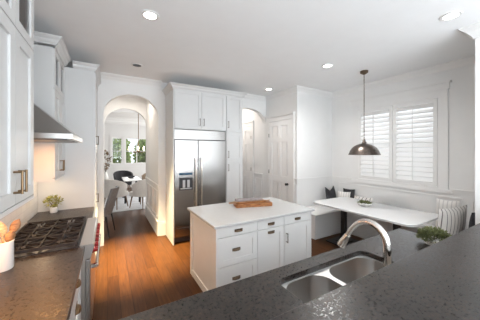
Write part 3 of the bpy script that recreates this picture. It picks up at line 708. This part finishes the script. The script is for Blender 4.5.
# ------------------------------------------------------------------ ceiling fittings
spots = [(.376, 2.49, 'recessed ceiling light above the left counter and range aisle'), (3.06, .95, 'recessed ceiling light at the upper right near the column'), (3.10, 2.51, 'recessed ceiling light left of the pendant lamp'), (3.13, 4.11, 'recessed ceiling light farthest back before the hall arch')]
for i, (x, y, lb) in enumerate(spots):
    t = thing('recessed_light', lb, 'ceiling light', (x, y, H-.012), 'recessed ceiling lights')
    b = MB(); b.lathe((x, y, H-.010), [(.062, .0), (.085, .0), (.09, .008), (.062, .008)], 28, False, False); b.build('trim_ring', M['white'], t, True)
    b = MB(); b.lathe((x, y, H-.006), [(.062, 0), (.062, .004)], 28); b.build('lens', M['lens'], t)
    l = bpy.data.lights.new('can_lamp', 'AREA'); l.shape = 'DISK'; l.size = .12; l.spread = math.radians([90, 70, 150, 75][i]); l.energy = [4, 1.2, 17, 2.5][i]; l.color = [(1, .80, .55), (1, .95, .9), (1, .97, .94), (1, .95, .9)][i]
    o = bpy.data.objects.new('can_lamp', l); COL.objects.link(o); o.location = (x, y, H-.014)
t = thing('recessed_light', 'small recessed ceiling light with dark baffle before the archway', 'ceiling light', (.41, 4.04, H-.01))
b = MB(); b.lathe((.41, 4.04, H-.009), [(.065, 0), (.085, 0), (.09, .008), (.065, .008)], 24, False, False); b.build('trim_ring', M['white'], t, True)
b = MB(); b.lathe((.41, 4.04, H-.005), [(.066, 0), (.066, .004)], 24); b.build('baffle', M['darkplastic'], t)
l = bpy.data.lights.new('baffled_spot', 'SPOT'); l.energy = 3100; l.color = (1, .80, .46); l.spot_size = math.radians(45); l.spot_blend = 1; l.shadow_soft_size = .05
o = bpy.data.objects.new('baffled_spot', l); COL.objects.link(o); o.location = (.43, 4.04, H-.02)

# ------------------------------------------------------------------ things on the counters
# utensil crock
cx, cy = -.612, 2.115
cr = thing('utensil_crock', 'white ceramic utensil crock on the near left counter', 'crock', (cx, cy, .914))
b = MB(); b.lathe((cx, cy, .914), [(.056, 0), (.060, .006), (.060, .175), (.062, .185), (.057, .188), (.055, .175), (.054, .02)], 32); b.build('jar', M['ceramic'], cr, True)
def utensil(name, label, base, tip, head, mat):
    bV, tV = Vector(base), Vector(tip); d = (tV-bV).normalized()
    t = thing(name, label, 'utensil', bV, 'wooden utensils in the crock')
    MB().tube([bV, tV], [.006, .0065], 8).build('handle', mat, t, True)
    sd = d.cross(Vector((.5, -.8, .1))).normalized(); nn = d.cross(sd)
    rings = []; L_, W_ = head
    for k in range(9):
        q = k/8; wdt = W_*math.sin(PI*min(1, .08+.92*q))**.6*(1 if q < .98 else .6)+.004
        c0 = tV+d*(q*L_-.01)
        rings.append([c0+sd*wdt*math.cos(a)+nn*(.006*math.sin(a)+.010*(math.cos(a)**2-.5)) for a in [2*PI*i/12 for i in range(12)]])
    MB().loft(rings).build('head', mat, t, True)
utensil('wooden_spoon', 'brown wooden spoon leaning farthest right out of the crock', (cx-.02, cy-.025, .95), (cx+.030, cy+.105, 1.135), (.095, .026), M['olive'])
utensil('wooden_spatula', 'pale wooden spatula standing upright at left in the crock', (cx-.02, cy+.01, .95), (cx-.02, cy-.040, 1.12), (.09, .028), M['spoon'])
utensil('wooden_fork', 'pale broad wooden server behind the others in the crock', (cx+.025, cy-.02, .95), (cx-.010, cy+.045, 1.13), (.10, .028), M['spoon'])
utensil('wooden_spoon', 'brown wooden spoon low at the front of the crock', (cx+.015, cy+.025, .95), (cx+.042, cy-.005, 1.10), (.08, .024), M['olive'])
# potted plant on the far counter
kx, ky = -.602, 3.755
pp = thing('potted_plant', 'small yellow-green plant in white pot on far left counter', 'plant', (kx, ky, .914))
b = MB(); b.lathe((kx, ky, .914), [(.036, 0), (.041, .008), (.046, .07), (.041, .073), (.038, .06)], 24); b.build('pot', M['ceramic'], pp, True)
b = MB(); b.lathe((kx, ky, .914), [(.039, .055), (.039, .062)], 20); b.build('soil', M['soil'], pp)
b = MB()
for i in range(9):
    a = 2*PI*i/9; b.tube([(kx, ky, .97), (kx+.03*math.cos(a), ky+.03*math.sin(a), 1.03), (kx+.06*math.cos(a), ky+.06*math.sin(a), 1.06+.015*(i % 3))], [.0025, .002, .0012], 5)
b.build('stems', M['bark'], pp)
b = MB(); leafball(b, (kx, ky, 1.055), .082, .075, .062, 95, .042, .022, 11); b.build('foliage', M['leafy'], pp)
# plant on the sink counter
qx, qy = 2.385, .85
pp = thing('potted_plant', 'low dark green plant in white pot on the sink counter', 'plant', (qx, qy, .914))
b = MB(); b.lathe((qx, qy, .914), [(.055, 0), (.066, .008), (.074, .045), (.070, .048), (.066, .036)], 24); b.build('pot', M['ceramic'], pp, True)
b = MB(); b.lathe((qx, qy, .914), [(.067, .026), (.067, .034)], 20); b.build('soil', M['soil'], pp)
b = MB(); leafball(b, (qx, qy, .968), .105, .105, .078, 1000, .03, .012, 5, -.2); b.build('foliage', M['leaf'], pp)
# boards on the island
def boardmesh(c, L_, W_, T_, rz, z0):
    pts = rrect(-L_/2, L_/2, -W_/2, W_/2, .025, 4); mb = MB(); ca, sa = math.cos(rz), math.sin(rz)
    mb.slab([(c[0]+x*ca-y*sa, c[1]+x*sa+y*ca) for x, y in pts], [], z0, z0+T_); return mb
bc = (1.835, 2.80); RB = -.27
cb = boardmesh(bc, .54, .23, .046, RB, .915).build('cutting_board', M['board'], bevel=.003); tag(cb, 'thick orange-brown wooden board at the bottom of the island stack', 'cutting board')
cb2 = thing('serving_board', 'thinner wooden serving board with handle atop the thick board', 'cutting board', (bc[0], bc[1], .962))
boardmesh((bc[0]-.02, bc[1]+.02), .44, .16, .018, RB+.12, .962).build('board', M['board'], cb2)
ca, sa = math.cos(RB+.12), math.sin(RB+.12)
boardmesh((bc[0]-.02-.275*ca, bc[1]+.02-.275*sa), .13, .045, .018, RB+.12, .962).build('handle', M['olive'], cb2)
kn = boardmesh((bc[0]-.05, bc[1]+.035), .40, .09, .034, RB-.02, .981).build('napkin', M['cloth'], bevel=.008); tag(kn, 'folded grey linen napkin lying on the wooden serving board', 'napkin')
ut = thing('wooden_spoon', 'brown wooden spoon beside napkin on island boards', 'utensil', (bc[0]+.08, bc[1]-.05, .981))
u0 = Vector((bc[0]-.13, bc[1]-.02, .987)); u1 = Vector((bc[0]+.15, bc[1]-.085, .987)); ud = (u1-u0).normalized(); us = Vector((-ud.y, ud.x, 0))
MB().tube([u0, u1], .006, 8).build('handle', M['olive'], ut, True)
b = MB(); b.loft([[u1+ud*(.09*q-.005)+us*(wd_*math.cos(a))+Vector((0, 0, .006*math.sin(a))) for a in [2*PI*i/10 for i in range(10)]] for q, wd_ in ((0, .007), (.2, .018), (.5, .025), (.8, .020), (1, .006))]); b.build('head', M['olive'], ut, True)

# ------------------------------------------------------------------ passage and dining room
def armless_chair(name, label, loc, rz, mat):
    # grey upholstered chair with slanted black legs, facing local -y, built at the origin
    t = thing(name, label, 'chair', (0, 0, 0))
    MB().slab(rrect(-.24, .24, -.25, .22, .06), [], .42, .49).build('seat', mat, t, bevel=.015)
    rings = []
    for k in range(9):
        q = k/8; z = .43+q*.53; yb = .20+.14*q; w2 = .235+.02*math.sin(PI*q)-.03*q*q
        rings.append([(w2*s_, yb-.05*(abs(s_)**2)*1.2+off, z) for s_, off in [(-1, 0), (-.7, 0), (-.3, 0), (0, 0), (.3, 0), (.7, 0), (1, 0), (1, .035), (.7, .045), (.3, .05), (0, .05), (-.3, .05), (-.7, .045), (-1, .035)]])
    MB().loft(rings).build('backrest', mat, t, True)
    for sx in (-1, 1):
        for sy, yy in ((-1, -.20), (1, .19)):
            MB().tube([(sx*.19, yy, .43), (sx*.22, yy+sy*.07, .003)], [.018, .010], 8).build('leg', M['black'], t, True)
    t.location = loc; t.rotation_euler = (0, 0, rz)
    return t
armless_chair('side_chair', 'grey upholstered chair with black legs inside the first archway', (-.17, 5.46, 0), -PI/2-.25, M['seatgrey'])
MB_rug = MB().box(-.9, 2.5, 7.30, 10.6, .0, .012).build('area_rug', M['rug']); tag(MB_rug, 'pale grey rug under the dining table', 'rug')
def tub_chair(label, cat_mat):
    t = thing('dining_chair', label, 'chair', (0, 0, 0), 'upholstered chairs around the dining table')
    MB().slab(rrect(-.27, .27, -.27, .25, .1), [], .36, .48).build('seat', cat_mat, t, bevel=.03)
    outer = []; n = 22
    rings = []
    for k in range(7):
        q = k/6; z = .36+q
        row = []
        for i in range(n+1):
            a = math.radians(-15+210*i/n); fl = abs(i/n*2-1)
            top = .90-.20*fl**2.2; zz = .36+(top-.36)*q; r = .30+.06*q
            row.append((r*math.cos(a), .02+r*math.sin(a), zz))
        inn = [(x*.84, .02+(y-.02)*.84, zz) for x, y, zz in row[::-1]]
        rings.append(row+inn)
    MB().loft(rings).build('backrest', cat_mat, t, True)
    for sx in (-1, 1):
        for sy in (-1, 1): MB().tube([(sx*.19, sy*.18, .37), (sx*.24, sy*.23, .006)], [.022, .012], 8).build('leg', M['legwood'], t, True)
    return t
tx, ty = .78, 8.75
A = tub_chair('cream tub chair on the left side of the dining table', M['cream']); A.location = (.21, 7.78, .0125); A.rotation_euler = (0, 0, PI/2-.1+PI*0)
A.rotation_euler = (0, 0, 2.4)
B = dup(A); B.location = (.90, 7.55, .0125); B.rotation_euler = (0, 0, -2.35); B['label'] = 'cream tub chair nearest the archway, right of the dining table'
Cc = tub_chair('tan woven chair at the far right of dining table', M['tan']); Cc.location = (1.35, 9.85, .0125); Cc.rotation_euler = (0, 0, -PI/2+.2)
D = tub_chair('charcoal chair at the far end of the dining table', M['charcoal']); D.location = (.55, 10.3, .0125); D.rotation_euler = (0, 0, .1); pass
dt = thing('dining_table', 'white topped dining table with black legs in far room', 'table', (.68, 8.7, .0125))
MB().box(.45, .98, 8.25, 9.45, .725, .757).build('tabletop', M['tabletop'], dt, bevel=.004)
for lx in (.50, .93):
    for ly in (8.31, 9.38): MB().box(lx-.03, lx+.03, ly-.03, ly+.03, .0125, .725).build('leg', M['black'], dt)
# centre piece on the dining table
bl = MB(); bl.lathe((.72, 8.95, .757), [(.06, 0), (.13, .05), (.14, .07), (.13, .07), (.06, .02)], 20); bo = bl.build('bowl', M['charcoal'], None, True); tag(bo, 'dark bowl on the white dining table', 'bowl')
# chandelier
hx, hy = .92, 8.6
ch = thing('chandelier', 'brass chandelier with candle bulbs hanging in dining room', 'chandelier', (hx, hy, 1.75))
MB().tube([(hx, hy, 1.75), (hx, hy, 3.07)], .012, 8).build('rod', M['brass'], ch, True)
b = MB(); b.lathe((hx, hy, 3.06), [(.02, -.02), (.06, 0), (.065, .037)], 16); b.build('canopy', M['brass'], ch, True)
b = MB(); b.lathe((hx, hy, 1.70), [(.01, -.03), (.03, 0), (.035, .03), (.02, .08)], 14); b.build('hub', M['brass'], ch, True)
for k in range(10):
    a = 2*PI*k/10+.2; r_ = .29
    am = MB(); am.tube([(hx, hy, 1.74), (hx+.1*math.cos(a), hy+.1*math.sin(a), 1.66), (hx+.2*math.cos(a), hy+.2*math.sin(a), 1.67), (hx+r_*math.cos(a), hy+r_*math.sin(a), 1.74)], .007, 6)
    ao = am.build('arm', M['brass'], ch, True)
    q = MB(); q.lathe((hx+r_*math.cos(a), hy+r_*math.sin(a), 1.74), [(.012, 0), (.012, .07), (.016, .085), (.012, .11), (.003, .13)], 8); q.build('bulb', M['bulb'], ao, True)
# console with plant at the left of the dining arch
cs = thing('console_table', 'white console table at the left of the dining room', 'table', (-.35, 9.4, 0))
MB().box(-.75, .03, 9.18, 9.64, .62, .65).build('top', M['white'], cs)
MB().box(-.74, .02, 9.19, 9.63, .10, .62).build('cabinet', M['white'], cs)
MB().box(-.72, .0, 9.21, 9.61, .0125, .10).build('plinth', M['white'], cs)
vx, vy = -.06, 9.42
vs = thing('vase', 'white vase of brown dried branches on console in dining room', 'vase', (vx, vy, .65))
b = MB(); b.lathe((vx, vy, .65), [(.05, 0), (.085, .06), (.09, .15), (.05, .26), (.04, .30), (.05, .33)], 20); b.build('jar', M['ceramic'], vs, True)
b = MB()
for i in range(7):
    a = 2*PI*i/7; b.tube([(vx, vy, .88), (vx+.05*math.cos(a), vy+.05*math.sin(a), 1.25), (vx+.11*math.cos(a), vy+.11*math.sin(a), 1.55)], [.006, .005, .003], 5)
b.build('stems', M['bark'], vs)
b = MB(); leafball(b, (vx, vy, 1.40), .15, .15, .34, 130, .09, .045, 21); b.build('foliage', M['leafb'], vs)

# ------------------------------------------------------------------ garden outside the dining windows
for k, (x, y, r_, hgt, lb) in enumerate([(.25, 13.8, .75, 3.0, 'green shrub outside the narrow left dining window'), (2.15, 14.6, .75, 2.5, 'green shrub outside the left pane of wide dining window'), (3.0, 16.2, .95, 3.1, 'green shrub outside the right of the wide dining window'), (-1.0, 16, .9, 3.2, 'green shrub left of the dining windows, outside')]):
    t = thing('shrub', lb, 'shrub', (x, y, -.15), 'shrubs in the garden')
    b = MB(); b.tube([(x, y, -.15), (x+.03, y, .6), (x, y+.03, hgt*.6)], [.07, .05, .03], 8); b.build('trunk', M['bark'], t, True)
    b = MB(); leafball(b, (x, y, hgt*.52), r_, r_*.7, hgt*.5, 2600, .22, .15, 40+k); b.build('foliage', M['leafo'], t)
